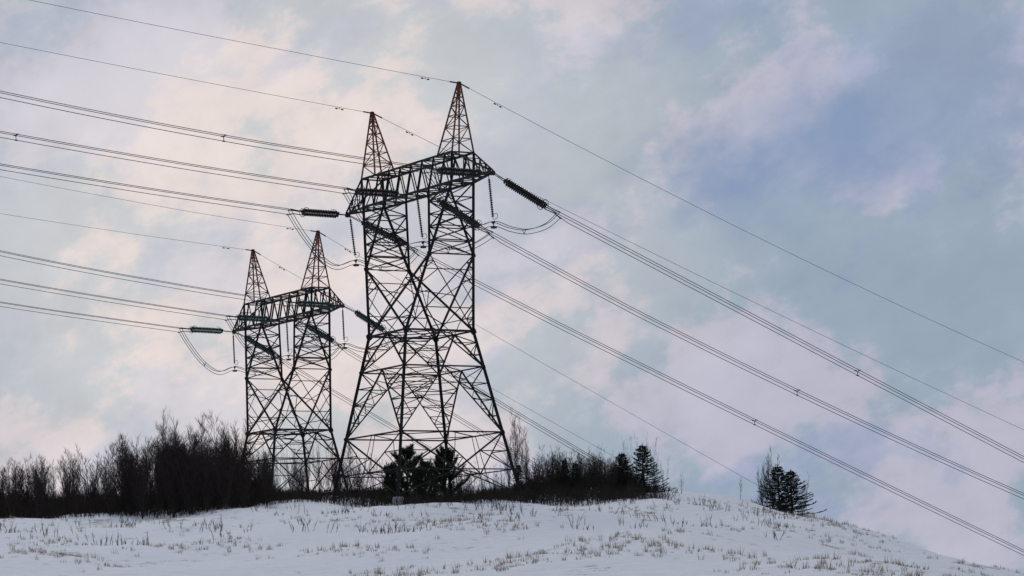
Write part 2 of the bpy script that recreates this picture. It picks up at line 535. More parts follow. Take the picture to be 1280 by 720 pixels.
    # ---- the two earth-wire peaks
    for su in (-1, 1):
        base = [(su * u, s * V_ARM, H_TOP) for u, s in ((UT, -1), (UT, 1), (4.55, 1), (4.55, -1))]
        apex = [(su * (U_PEAK + du), dv, H_PEAK) for du, dv in ((0.07, -0.06), (0.07, 0.06), (-0.07, 0.06), (-0.07, -0.06))]
        pk = joined_bars('peak', [(up(b), up(a), 0.085) for a, b in zip(apex, base)], M_RED, root)
        fr = [0.0, 0.2, 0.38, 0.54, 0.68, 0.8, 0.9]
        for k, t in enumerate(fr):
            ring = [lerp(b, a, t) for a, b in zip(apex, base)]
            nxt = [lerp(b, a, fr[k + 1] if k + 1 < len(fr) else 0.97) for a, b in zip(apex, base)]
            for i in range(4):
                j = (i + 1) % 4
                bar('peak_brace', up(ring[i]), up(ring[j]), 0.055 if k else 0.09, pk, 'red' if k else 'steel')
                p, q = (i, j) if (k + i) % 2 else (j, i)
                bar('peak_brace', up(ring[p]), up(nxt[q]), 0.05, pk, 'red')
        link('cap_plate', PLATE, pk, Matrix.Translation(up((su * U_PEAK, 0, H_PEAK + 0.02))) @ Matrix.Diagonal((0.17, 0.2, 0.1, 1)))
    # step bolts ladder on one front leg
    return root


PHI = 1.0323
O1 = Vector((-6.458, 222.782, 16.128))
O2 = Vector((-19.734, 277.642, 13.678))
F1, F2 = -4.4, 1.0
g1, g2 = O1 + Vector((0, 0, F1)), O2 + Vector((0, 0, F2))
near = build_tower('larger nearer steel lattice pylon with two red peaks and forked body', g1, -PHI, F1, True, 'lattice pylons on the hill')
far = build_tower('smaller farther steel lattice pylon at the left with teal insulators', g2, -PHI, F2, False, 'lattice pylons on the hill')


# ------------------------------------------------------------------ tubes and lathes
def tube_data(pts, rad, sides, V, Fc, cap=False):
    k0 = len(V); n = len(pts)
    P = [Vector(p) for p in pts]
    for i in range(n):
        t = (P[min(i + 1, n - 1)] - P[max(i - 1, 0)])
        if t.length < 1e-9:
            t = Vector((0, 0, 1))
        t.normalize()
        ref = Vector((0, 0, 1)) if abs(t.z) < 0.9 else Vector((1, 0, 0))
        x = ref.cross(t).normalized(); y = t.cross(x)
        r = rad[i] if isinstance(rad, (list, tuple)) else rad
        for s in range(sides):
            g = 2 * math.pi * s / sides
            q = P[i] + x * (r * math.cos(g)) + y * (r * math.sin(g))
            V.append((q.x, q.y, q.z))
    for i in range(n - 1):
        for s in range(sides):
            a = k0 + i * sides + s; b = k0 + i * sides + (s + 1) % sides
            Fc.append((a, b, b + sides, a + sides))
    if cap:
        Fc.append(tuple(k0 + s for s in range(sides - 1, -1, -1)))
        Fc.append(tuple(k0 + (n - 1) * sides + s for s in range(sides)))


def lathe_data(profile, seg, V, Fc, m=Matrix.Identity(4)):
    k0 = len(V)
    for r, z in profile:
        for s in range(seg):
            g = 2 * math.pi * s / seg
            q = m @ Vector((r * math.cos(g), r * math.sin(g), z))
            V.append((q.x, q.y, q.z))
    for i in range(len(profile) - 1):
        for s in range(seg):
            a = k0 + i * seg + s; b = k0 + i * seg + (s + 1) % seg
            Fc.append((a, b, b + seg, a + seg))


def string_mesh(name, length, ndisc, rdisc, mat):
    """a string of cap-and-pin insulator discs along +z from 0 to length"""
    V, Fc = [], []
    step = length / ndisc
    prof = [(0.02, 0.0)]
    for k in range(ndisc):
        z = k * step
        prof += [(0.055, z + step * 0.05), (0.07, z + step * 0.40), (rdisc * 0.55, z + step * 0.50), (rdisc, z + step * 0.66), (rdisc * 0.97, z + step * 0.74), (0.05, z + step * 0.80), (0.022, z + step * 0.86)]
    prof.append((0.02, length))
    lathe_data(prof, 12, V, Fc)
    me = bpy.data.meshes.new(name); me.from_pydata(V, [], Fc)
    me.polygons.foreach_set('use_smooth', [True] * len(me.polygons)); me.materials.append(mat)
    return me


def torus_mesh(name, R0, r, mat):
    V, Fc = [], []
    pts = [(R0 * math.cos(2 * math.pi * k / 18), R0 * math.sin(2 * math.pi * k / 18), 0) for k in range(19)]
    tube_data(pts, r, 6, V, Fc)
    me = bpy.data.meshes.new(name); me.from_pydata(V, [], Fc); me.materials.append(mat)
    return me


STRING = {'black': string_mesh('disc_string_dark', 3.25, 20, 0.145, M_PORC), 'teal': string_mesh('disc_string_teal', 3.25, 20, 0.145, M_TEAL)}
SUS_STRING = {'black': string_mesh('hanging_disc_string_dark', 2.55, 17, 0.125, M_PORC), 'teal': string_mesh('hanging_disc_string_slim', 2.55, 17, 0.10, M_PORC)}
RING = torus_mesh('corona_ring', 0.30, 0.022, M_WIRE)
SMALL_RING = torus_mesh('small_corona_ring', 0.2, 0.02, M_WIRE)


def tri_plate(name, mat):
    p = [(-0.32, 0.2), (0.32, 0.2), (0.36, 0.1), (0.06, -0.3), (-0.06, -0.3), (-0.36, 0.1)]
    v = [(x, y, z) for z in (-0.02, 0.02) for x, y in p]
    f = [(i, (i + 1) % 6, 6 + (i + 1) % 6, 6 + i) for i in range(6)] + [(5, 4, 3, 2, 1, 0), (6, 7, 8, 9, 10, 11)]
    me = bpy.data.meshes.new(name); me.from_pydata(v, [], f); me.materials.append(mat)
    return me


YOKE = tri_plate('yoke', M_WIRE)
WU, WL = 0.225, -0.36                                  # bundle: two wires above, one below


def tower_parent(t, label, name, cat, group, loc):
    """an Empty in tower coordinates (u, v, z above the belt)"""
    org = O1 if t == 0 else O2
    u, v, z = loc
    U = Vector((math.cos(PHI), -math.sin(PHI), 0)); Vv = Vector((math.sin(PHI), math.cos(PHI), 0))
    return thing(name, label, cat, group, org + U * u + Vv * v + Vector((0, 0, z)), -PHI)


def tube_obj(name, pts, r, mat, parent, sides=6):
    V, Fc = [], []
    tube_data(pts, r, sides, V, Fc, True)
    return mesh_obj(name, V, Fc, mat, parent, smooth=True)


def along(a, b):
    z = (b - a).normalized()
    ref = Vector((0, 0, 1)) if abs(z.z) < 0.95 else Vector((0, 1, 0))
    x = ref.cross(z).normalized(); y = z.cross(x)
    return Matrix(((x.x, y.x, z.x, a.x), (x.y, y.y, z.y, a.y), (x.z, y.z, z.z, a.z), (0, 0, 0, 1)))


def tension_set(t, u, pts, colour, label):
    """three parallel disc strings between the crossarm and the wire clamps; pts = hook, string start, string end, clamp as (v, z)"""
    hook, s0, s1, cl = [Vector((0, p[0] - pts[0][0], p[1] - pts[0][1])) for p in pts]
    root = tower_parent(t, label, 'tension_insulator', 'insulator', 'tension insulator sets on the pylons', (u, pts[0][0], pts[0][1]))
    m = along(s0, s1)
    L = (s1 - s0).length
    offs = [(-0.16, 0.09), (0.16, 0.09), (0, -0.17)]
    for du, dz in offs:
        link('insulator_string', STRING[colour], root, m @ Matrix.Translation((du * (1 if m[0][0] > 0 else -1), dz * (1 if m[2][1] > 0 else -1), 0)) @ Matrix.Diagonal((1, 1, L / 3.25, 1)))
    for end, back in ((s0, s0 - (s1 - s0) * 0.03), (s1, s1 + (s1 - s0) * 0.03)):
        mm = along(back, back + (s1 - s0))
        link('yoke_plate', YOKE, root, mm @ Matrix.Rotation(0 if m[2][1] > 0 else math.pi, 4, 'Z') @ Matrix.Diagonal((0.72, 0.72, 1.5, 1)))
    for du in (-0.09, 0.09):
        tube_obj('link_rod', [hook + Vector((du, 0, 0)), s0 + Vector((du * 1.8, 0, 0))], 0.028, M_WIRE, root)
    for du, dz in ((-WU, 0), (WU, 0), (0, WL)):
        e = cl + Vector((du, 0, dz)) if dz == 0 else cl + Vector((0, 0.22 * (1 if cl.y > 0 else -1), dz - 0.04))
        tube_obj('dead_end_clamp', [s1 + Vector((du * 0.9, 0, dz * 0.7)), lerp(s1, e, 0.6), e], [0.03, 0.036, 0.05], M_WIRE, root)
    for sx in (-1, 1):
        c = s1 + (s0 - s1) * 0.03 + Vector((sx * 0.34, 0, -0.02))
        link('corona_ring', RING, root, Matrix.Translation(c) @ Matrix.Rotation(math.pi / 2, 4, 'Y') @ Matrix.Diagonal((1.0, 0.85, 1, 1)))
    h = s0 + Vector((0, 0, 0.2))
    d = (s1 - s0).normalized()
    tube_obj('arcing_horn', [h, h + Vector((0, 0, 0.10)) + d * 0.1, h + Vector((0, 0, 0.14)) + d * 0.42], 0.018, M_WIRE, root, 5)
    return root


def suspension_set(t, u, top, bot, colour, label):
    a = Vector((0, 0, 0)); b = Vector((0, bot[0] - top[0], bot[1] - top[1]))
    root = tower_parent(t, label, 'suspension_insulator', 'insulator', 'hanging jumper insulators on the pylons', (u, top[0], top[1]))
    L = (b - a).length
    s0, s1 = a + (b - a) * 0.06, a + (b - a) * 0.90
    tube_obj('link_rod', [a, s0], 0.03, M_WIRE, root)
    link('insulator_string', SUS_STRING[colour], root, along(s0, s1) @ Matrix.Diagonal((1, 1, (s1 - s0).length / 2.55, 1)))
    link('corona_ring', SMALL_RING, root, Matrix.Translation(s1 + Vector((0.1, 0.12, 0.05))) @ Matrix.Rotation(R(80), 4, 'X') @ Matrix.Rotation(0.5, 4, 'Y'))
    link('yoke_plate', YOKE, root, Matrix.Translation(b + Vector((0, 0, -0.05))) @ Matrix.Rotation(math.pi / 2, 4, 'X') @ Matrix.Diagonal((0.62, 0.45, 1.4, 1)))
    tube_obj('weight_rod', [b, b + Vector((0, 0.02, -0.38))], 0.03, M_WIRE, root)
    V, Fc = [], []
    lathe_data([(0.0, -0.05), (0.20, -0.05), (0.23, 0.0), (0.20, 0.05), (0.0, 0.06)], 14, V, Fc, Matrix.Translation(b + Vector((0, 0.02, -0.40))))
    mesh_obj('counterweight', V, Fc, M_WIRE, root)
    return root


def spline(pts, n):
    out = []
    P = [pts[0]] + list(pts) + [pts[-1]]
    for i in range(1, len(P) - 2):
        for k in range(n):
            t = k / n
            out.append(tuple(0.5 * ((2 * b) + (-a + c) * t + (2 * a - 5 * b + 4 * c - d) * t * t + (-a + 3 * b - 3 * c + d) * t ** 3)
                             for a, b, c, d in zip(P[i - 1], P[i], P[i + 1], P[i + 2])))
    out.append(tuple(pts[-1]))
    return out


def spacer(parent, p, r=0.024):
    V, Fc = [], []
    c = [Vector((p[0] + du, p[1], p[2] + dz)) for du, dz in ((-WU, 0), (WU, 0), (0, WL))]
    m = (c[0] + c[1] + c[2]) / 3
    for q in c:
        tube_data([m, q], r, 6, V, Fc, True)
        tube_data([q - Vector((0, 0.09, 0)), q + Vector((0, 0.09, 0))], 0.045, 6, V, Fc, True)
    return mesh_obj('spacer', V, Fc, M_WIRE, parent)


def jumper(t, u, pts, label, spacers, lower_end=(0.2, -0.2)):
    root = tower_parent(t, label, 'jumper_cable', 'cable', 'jumper loops on the pylons', (u, pts[0][0], pts[0][1]))
    rel = [(0.0, p[0] - pts[0][0], p[1] - pts[0][1]) for p in pts]
    c = spline(rel, 7)
    n = len(c) - 1
    for du, dz in ((-WU, 0), (WU, 0), (0, -0.30)):
        w = [(x + du, y + (0 if dz == 0 else lower_end[0] * (k / n * 2 - 1)), z + dz) for k, (x, y, z) in enumerate(c)]
        tube_obj('wire', w, 0.024, M_WIRE, root, 6)
    for f in spacers:
        p = c[int(n * f)]
        V, Fc = [], []
        tube_data([(p[0] - WU, p[1], p[2]), (p[0], p[1], p[2] - 0.30), (p[0] + WU, p[1], p[2])], 0.026, 6, V, Fc, True)
        mesh_obj('spacer', V, Fc, M_WIRE, root)
    return root


def span(t, u, start, coef, v_end, label, spacers, bundle=True):
    """wires from the clamp away along the line: z = a + b v + c v^2"""
    a, b, c = coef
    root = tower_parent(t, label, 'conductor_bundle' if bundle else 'earth_wire', 'power line',
                        'three-wire conductor bundles' if bundle else 'single earth wires', (u, start[0], start[1]))
    z0 = a + b * start[0] + c * start[0] ** 2
    shift = start[1] - z0
    n = 44
    pts = []
    for k in range(n + 1):
        v = start[0] + (v_end - start[0]) * (k / n) ** 1.25
        z = a + b * v + c * v * v + shift * max(0, 1 - abs(v - start[0]) / 12)
        pts.append((0.0, v - start[0], z - start[1]))
    if bundle:
        sg = 1 if v_end > start[0] else -1
        for du, dz in ((-WU, 0), (WU, 0), (0, WL)):
            w = [(x + du, y + (sg * 0.22 if dz and k == 0 else 0), z + dz) for k, (x, y, z) in enumerate(pts)]
            tube_obj('wire', w, 0.022, M_WIRE, root, 6)
        for v in spacers:
            z = a + b * v + c * v * v + shift * max(0, 1 - abs(v - start[0]) / 12)
            spacer(root, (0, v - start[0], z - start[1]))
    else:
        tube_obj('wire', pts, 0.0135, M_WIRE, root, 6)
        for f in (1, 2):
            i = 2 * f + 1
            p, q = Vector(pts[i]), Vector(pts[i + 1]); d = (q - p).normalized()
            V, Fc = [], []
            tube_data([p, p - Vector((0, 0, 0.12))], 0.02, 5, V, Fc, True)
            for sgn in (-1, 1):
                e = p + d * (0.24 * sgn) - Vector((0, 0, 0.12))
                tube_data([p - Vector((0, 0, 0.12)), e], 0.012, 5, V, Fc)
                tube_data([e - d * 0.08, e + d * 0.08], 0.05, 6, V, Fc, True)
            if f == 1:
                mesh_obj('vibration_damper', V, Fc, M_WIRE, root)
        V, Fc = [], []
        tube_data([pts[0], pts[1]], 0.05, 6, V, Fc, True)
        mesh_obj('dead_end_clamp', V, Fc, M_WIRE, root)
    return root


# ---- near tower hardware
TW = ('larger nearer pylon', 'smaller farther pylon')
PH = {'R': ('right', TIP), 'M': ('middle', 0.0), 'L': ('left', -TIP)}
TENS_R = {
    (0, 'R'): [(0.05, 17.0), (1.07, 16.44), (3.99, 14.99), (5.12, 14.50)],
    (0, 'M'): [(0.94, 16.95), (1.83, 16.62), (4.84, 15.06), (5.95, 14.56)],
    (0, 'L'): [(0.05, 17.0), (1.35, 16.46), (4.45, 15.18), (5.68, 14.62)],
    (1, 'R'): [(0.05, 17.0), (1.35, 16.45), (3.75, 15.13), (4.60, 14.63)],
    (1, 'M'): [(0.94, 16.95), (2.0, 16.50), (4.4, 15.28), (5.25, 14.82)],
    (1, 'L'): [(0.05, 17.0), (1.2, 16.52), (3.85, 15.1), (4.7, 14.63)]}
TENS_L = {
    (0, 'R'): [(-0.05, 17.0), (-1.1, 16.93), (-4.05, 16.96), (-5.1, 17.08)],
    (0, 'M'): [(-0.94, 16.95), (-1.7, 16.99), (-4.6, 17.03), (-5.7, 17.17)],
    (0, 'L'): [(-0.05, 17.0), (-0.9, 17.03), (-3.6, 17.08), (-4.75, 17.19)],
    (1, 'R'): [(-0.05, 17.0), (-1.2, 17.03), (-4.1, 17.10), (-5.25, 17.2)],
    (1, 'M'): [(-0.94, 16.95), (-1.9, 16.98), (-4.6, 17.05), (-5.7, 17.13)],
    (1, 'L'): [(-0.05, 17.0), (-1.3, 17.07), (-4.15, 17.14), (-5.3, 17.2)]}
SUS = {(0, 'R'): ((-0.3, 16.75), (-0.05, 13.66)), (0, 'M'): ((0.0, 16.8), (0.36, 13.69)), (0, 'L'): ((0.2, 16.9), (0.58, 13.71)),
       (1, 'R'): ((0.0, 16.8), (0.08, 13.80)), (1, 'M'): ((0.0, 16.8), (0.1, 13.85)), (1, 'L'): ((-0.1, 16.85), (-0.02, 13.86))}
SPAN_R = {(0, 'R'): (16.66, -0.4185, 0.00006), (0, 'M'): (16.93, -0.4380, 0.00085), (0, 'L'): (16.80, -0.4107, 0.00015),
          (1, 'R'): (16.66, -0.5005, -0.0003 + 0.0001), (1, 'M'): (17.50, -0.5150, -0.00035), (1, 'L'): (17.05, -0.5330, 0.0006)}
SPAN_L = {(0, 'R'): (16.66, -0.0645, 0.00105), (0, 'M'): (16.66, -0.0774, 0.0006), (0, 'L'): (16.72, -0.0850, 0.0004),
          (1, 'R'): (16.92, -0.0690, 0.0015), (1, 'M'): (16.50, -0.1000, 0.0006), (1, 'L'): (16.62, -0.0950, 0.0005)}
SPC_R = {(0, 'R'): (29.9, 62), (0, 'M'): (32.1, 66), (0, 'L'): (35.5, 70), (1, 'R'): (36, 68), (1, 'M'): (31, 60), (1, 'L'): (33, 64)}
SPC_L = {(0, 'R'): (-20.0, -44), (0, 'M'): (-30, -52), (0, 'L'): (-33, -56), (1, 'R'): (-31, -55), (1, 'M'): (-34, -58), (1, 'L'): (-37, -60)}
for t in (0, 1):
    shade_ = 'black' if t == 0 else 'teal'
    cw = 'black' if t == 0 else 'dark teal'
    for ph, (word, u) in PH.items():
        place = {'R': 'right end', 'M': 'middle', 'L': 'left end'}[ph]
        tr, tl, su_ = TENS_R[(t, ph)], TENS_L[(t, ph)], SUS[(t, ph)]
        tension_set(t, u, tr, shade_, f'{cw} insulators slanting right from the {place} of the {TW[t]} crossarm')
        tension_set(t, u, tl, shade_, f'{cw} insulators lying level leftward from the {place} of the {TW[t]} crossarm')
        suspension_set(t, u, su_[0], su_[1], shade_, f'slim insulator hanging upright under the {place} of the {TW[t]} crossarm')
        b = su_[1]
        left_c, right_c = tl[-1], tr[-1]
        if ph == 'R':
            Lp = [left_c, (left_c[0] + 0.9, left_c[1] - 1.25), (left_c[0] + 2.2, left_c[1] - 2.6), (left_c[0] + 3.6, b[1] - 0.30), b]
        else:
            Lp = [left_c, (left_c[0] + 0.75, left_c[1] - 1.2), (left_c[0] + 1.85, left_c[1] - 2.6), (left_c[0] + 2.9, b[1] - 0.13), (left_c[0] + 3.9, b[1] - 0.45), b]
        Rp = [(b[0] + 1.3, b[1] - 0.32), (b[0] + 2.6, b[1] - 0.42), (b[0] + 4.1, b[1] + 0.02), right_c]
        jumper(t, u, Lp + Rp, f'looping three-wire jumper below the {place} of the {TW[t]} crossarm', (0.28, 0.74))
        span(t, u, tr[-1], SPAN_R[(t, ph)], 88 if t == 0 else 80, f'three-wire line falling right from the {place} of the {TW[t]} crossarm', SPC_R[(t, ph)])
        span(t, u, tl[-1], SPAN_L[(t, ph)], -75, f'three-wire line from the left to the {place} of the {TW[t]} crossarm', SPC_L[(t, ph)])
ER = {(0, 1): (23.92, -0.4180, 0.00088), (0, -1): (23.88, -0.3975, 0.00033), (1, 1): (23.76, -0.4897, 0.00021), (1, -1): (23.81, -0.4970, 0.00036)}
EL = {(0, 1): (23.92, -0.09, 0.0004), (0, -1): (23.87, -0.1000, 0.0003), (1, 1): (23.72, -0.1050, 0.0005), (1, -1): (23.80, -0.0889, 0.0003)}
for t in (0, 1):
    for s in (-1, 1):
        side = 'right' if s > 0 else 'left'
        span(t, s * U_PEAK, (0.05, H_PEAK), ER[(t, s)], 86 if t == 0 else 80, f'single thin wire falling right from the {side} peak of the {TW[t]}', (), False)
        span(t, s * U_PEAK, (-0.05, H_PEAK), EL[(t, s)], -75, f'single thin wire reaching the {side} peak of the {TW[t]} from the left', (), False)


# ------------------------------------------------------------------ trees
def wob(r, k):
    return Vector((r.uniform(-k, k), r.uniform(-k, k), r.uniform(-k * 0.4, k * 0.4)))


def bare_tree(seed, H, stems, spread, nb, ang, blen, ntw, low=0.06, r0=0.05, twr=0.0075, tws=1.0):
    """trunk data and branch data of a leafless tree of height H"""
    r = random.Random(seed)
    TV, TF, CV, CF = [], [], [], []
    for s in range(stems):
        a = r.uniform(0, 6.283); lean = spread * (r.uniform(0.3, 1.0) if stems > 1 else r.uniform(0, 0.35))
        h = H * (1.0 if s == 0 else r.uniform(0.65, 0.97))
        n = 9
        pts = []
        for k in range(n + 1):
            q = k / n
            pts.append(Vector((math.cos(a) * lean * h * (q - 0.25 * q * q), math.sin(a) * lean * h * (q - 0.25 * q * q), h * q - (0.15 if k == 0 else 0))) + (wob(r, 0.05 * h / 6) if k else Vector()))
        rad = [r0 * h / H * (1 - 0.88 * (k / n)) for k in range(n + 1)]
        tube_data(pts, rad, 5, TV, TF)
        for b in range(max(4, nb // stems)):
            t = low + (0.99 - low) * (b + r.random()) / max(4, nb // stems)
            i = min(n - 1, int(t * n)); p = pts[i].lerp(pts[i + 1], t * n - i)
            g = r.uniform(0, 6.283)
            L = h * blen * (0.25 + 0.75 * (1 - t) ** 0.7) * r.uniform(0.6, 1.2)
            an = R(ang * r.uniform(0.7, 1.35))
            d = Vector((math.cos(g) * math.sin(an), math.sin(g) * math.sin(an), math.cos(an)))
            q = p.copy(); bp = [q.copy()]
            for k in range(4):
                d = (d + Vector((0, 0, 0.10)) + wob(r, 0.18)).normalized()
                q = q + d * (L / 4); bp.append(q.copy())
            br = max(0.010, r0 * 0.42 * (1 - t) + 0.006)
            tube_data(bp, [br, br * 0.75, br * 0.55, br * 0.4, 0.005], 3, CV, CF)
            for w in range(ntw):
                f = r.uniform(0.15, 1.0) * 4; i = min(3, int(f)); p2 = bp[i].lerp(bp[i + 1], f - i)
                g2 = r.uniform(0, 6.283); d2 = (d * 1.0 + Vector((math.cos(g2), math.sin(g2), 0.35)) * 0.55).normalized()
                l2 = r.uniform(0.25, 0.7) * (0.4 + 0.6 * L / (h * blen)) * H / 6 * tws
                m1 = p2 + d2 * l2 * 0.5 + wob(r, 0.03); m2 = p2 + (d2 + Vector((0, 0, 0.15))) * l2
                tube_data([p2, m1, m2], [twr, twr * 0.8, twr * 0.45], 3, CV, CF)
                if r.random() < 0.6:
                    d3 = (d2 + wob(r, 0.6)).normalized()
                    tube_data([m1, m1 + d3 * l2 * 0.5], [twr * 0.8, twr * 0.4], 3, CV, CF)
    return TV, TF, CV, CF


def needle(V, Fc, p, d, L, w, r):
    side = d.cross(Vector((r.uniform(-1, 1), r.uniform(-1, 1), r.uniform(-1, 1)))).normalized() * w
    k = len(V)
    e = p + d * L; m = p + d * (L * 0.5)
    V += [tuple(p), tuple(m + side), tuple(e), tuple(m - side)]
    Fc.append((k, k + 1, k + 2, k + 3))


def spruce(seed, H, width, gapy=0.3):
    r = random.Random(seed)
    TV, TF, CV, CF = [], [], [], []
    pts = [Vector((0, 0, -0.15))] + [Vector((r.uniform(-.03, .03), r.uniform(-.03, .03), H * k / 8)) for k in range(1, 9)]
    tube_data(pts, [0.09 * (1 - 0.93 * k / 8) for k in range(9)], 6, TV, TF)
    z = 0.25
    while z < H * 0.985:
        t = z / H
        nb = r.randint(5, 7)
        g0 = r.uniform(0, 6.28)
        for b in range(nb):
            g = g0 + 6.283 * b / nb + r.uniform(-0.3, 0.3)
            L = width * H * (1 - t) ** 0.85 * r.choice((0.55, 0.8, 0.95, 1.05, 1.3)) + 0.10
            rise = 0.35 + 0.5 * t
            q = Vector((0, 0, z + r.uniform(-0.06, 0.06))); bp = [q.copy()]
            d = Vector((math.cos(g), math.sin(g), rise * 0.4)).normalized()
            n = 5
            for k in range(n):
                d = (d + Vector((0, 0, -0.16 + 0.13 * k + 0.05 * t)) + wob(r, 0.06)).normalized()
                q = q + d * (L / n); bp.append(q.copy())
            tube_data(bp, [0.022, 0.018, 0.014, 0.011, 0.008, 0.004], 3, TV, TF)
            m = max(8, int(L * 40))
            for w in range(m):
                f = r.uniform(0.12, 1.0) * n; i = min(n - 1, int(f)); p = bp[i].lerp(bp[i + 1], f - i)
                dd = (bp[i + 1] - bp[i]).normalized()
                side = dd.cross(Vector((0, 0, 1))).normalized() * r.choice((-1, 1))
                sd = (dd * r.uniform(0.5, 1.0) + side * r.uniform(0.3, 1.0) + Vector((0, 0, r.uniform(-0.35, 0.3)))).normalized()
                l = r.uniform(0.14, 0.30) * (1.15 - 0.5 * f / n)
                needle(CV, CF, p, sd, l, 0.03, r)
                needle(CV, CF, p + sd * l * 0.4, (sd + wob(r, 0.7)).normalized(), l * 0.6, 0.022, r)
        z += gapy * r.uniform(0.8, 1.2) * (0.55 + 0.6 * (1 - t))
    for k in range(26):                                  # pointed leader
        needle(CV, CF, Vector((0, 0, H - 0.45 + 0.022 * k)), (Vector((0, 0, 1.1)) + wob(r, 0.5)).normalized(), 0.22, 0.018, r)
    return TV, TF, CV, CF


def pine(seed, H, width):
    """bushy young pine: ascending boughs with tufts of long needles"""
    r = random.Random(seed)
    TV, TF, CV, CF = [], [], [], []
    pts = [Vector((0, 0, -0.15))] + [Vector((r.uniform(-.06, .06), r.uniform(-.06, .06), H * 0.93 * k / 8)) for k in range(1, 9)]
    tube_data(pts, [0.11 * (1 - 0.85 * k / 8) for k in range(9)], 6, TV, TF)
    def bough(p0, g, L, el, depth):
        q = p0.copy(); bp = [q.copy()]
        d = Vector((math.cos(g) * math.cos(el), math.sin(g) * math.cos(el), math.sin(el)))
        n = 5
        for k in range(n):
            d = (d + Vector((0, 0, 0.10)) + wob(r, 0.13)).normalized()
            q = q + d * (L / n); bp.append(q.copy())
        tube_data(bp, [0.03 * L / 1.5 + 0.006] * 2 + [0.018, 0.014, 0.010, 0.006], 3, TV, TF)
        tufts = max(4, int(L * 12))
        for w in range(tufts):
            f = (0.25 + 0.75 * (w + r.random()) / tufts) * n; i = min(n - 1, int(f)); p = bp[i].lerp(bp[i + 1], min(1, f - i))
            ax = (bp[i + 1] - bp[i]).normalized()
            for _ in range(20):
                nd = (ax * r.uniform(0.2, 1.0) + wob(r, 1.0) + Vector((0, 0, 0.25))).normalized()
                needle(CV, CF, p, nd, r.uniform(0.14, 0.34), 0.010, r)
        if depth:
            for w in range(3):
                f = r.uniform(1.2, 4.2); i = int(f); p = bp[i].lerp(bp[i + 1], f - i)
                bough(p, g + r.choice((-1, 1)) * r.uniform(0.4, 1.0), L * r.uniform(0.35, 0.55), el + r.uniform(-0.1, 0.3), depth - 1)
    z = 0.5
    while z < H * 0.92:
        t = z / H
        for b in range(r.randint(4, 6)):
            L = width * (1 - t ** 2.2) * r.uniform(0.6, 1.1) + 0.25
            bough(Vector((0, 0, z)), r.uniform(0, 6.283), L, R(r.uniform(5, 35)) + 0.6 * t, 1 if t < 0.8 else 0)
        z += r.uniform(0.38, 0.6)
    for g in range(3):
        bough(Vector((0, 0, H * 0.86)), r.uniform(0, 6.28), H * 0.10, R(65), 0)
    return TV, TF, CV, CF


def meshes_of(name, data, crown_mat):
    TV, TF, CV, CF = data
    a = bpy.data.meshes.new(name + '_trunk'); a.from_pydata(TV, [], TF); a.materials.append(M_BARK)
    b = bpy.data.meshes.new(name + '_crown'); b.from_pydata(CV, [], CF); b.materials.append(crown_mat)
    return a, b


PROTO = {}
for k in range(5):
    PROTO['plume', k] = meshes_of('plume_sapling', bare_tree(20 + k, 6.0, 2, 0.16, 64, 36, 0.30, 8, 0.08, 0.05, 0.0075, 1.2), M_TWIG)
for k in range(4):
    PROTO['thicket', k] = meshes_of('thicket_sapling', bare_tree(40 + k, 5.0, 6, 0.36, 96, 34, 0.30, 7, 0.08, 0.045, 0.0075, 1.2), M_TWIG)
for k in range(3):
    PROTO['sparse', k] = meshes_of('sparse_shrub', bare_tree(60 + k, 5.0, 8, 0.45, 72, 30, 0.30, 5, 0.2, 0.03), M_TWIG)
for k in range(2):
    PROTO['poplar', k] = meshes_of('bare_poplar', bare_tree(80 + k, 7.0, 5, 0.20, 80, 28, 0.26, 5, 0.15, 0.05, 0.0105, 1.6), M_TWIG)
PROTO['wand', 0] = meshes_of('bare_wands', bare_tree(91, 6.0, 6, 0.42, 48, 26, 0.28, 3, 0.35, 0.035, 0.009, 1.3), M_TWIG)
PROTO['wand', 1] = meshes_of('bare_wands', bare_tree(92, 6.0, 5, 0.55, 40, 26, 0.30, 3, 0.35, 0.035, 0.009, 1.3), M_TWIG)
for k in range(2):
    PROTO['spruce', k] = meshes_of('young_spruce', spruce(101 + k, 5.0, 0.34, 0.24), M_NEEDLE)
for k in range(2):
    PROTO['pine', k] = meshes_of('bushy_pine', pine(111 + k, 4.6, 2.1), M_NEEDLE)
HEIGHT = {'plume': 6.0, 'thicket': 5.0, 'sparse': 5.0, 'poplar': 7.0, 'wand': 6.0, 'spruce': 5.1, 'pine': 4.8}
NAME = {'plume': 'bare_tree', 'thicket': 'bare_tree', 'sparse': 'bare_shrub', 'poplar': 'poplar_tree', 'wand': 'bare_shrub', 'spruce': 'spruce_tree', 'pine': 'pine_tree'}


def sight(px, py, d):
    """the point at distance d up the hill that is seen at (px, py) of the photograph"""
    v = FW + RT * ((px - 640) / F_PX) - UP * ((py - 360) / F_PX)
    return v * (d / v.y)


trng = random.Random(5)


def plant(kind, k, px, top, d, label, group, wide=1.0, cat=None):
    p = sight(px, top, d)
    gz = ground_z(p.x, d)
    s = max(0.25, (p.z - gz) / HEIGHT[kind])
    o = thing(NAME[kind], label, cat or ('shrub' if NAME[kind].endswith('shrub') else 'tree'), group, (p.x, d, gz), trng.uniform(0, 6.28))
    w = max(s, 0.55) * wide
    o.scale = (w, w, s)
    a, b = PROTO[kind, k]
    link('trunk', a, o)
    link('crown', b, o)
    return o


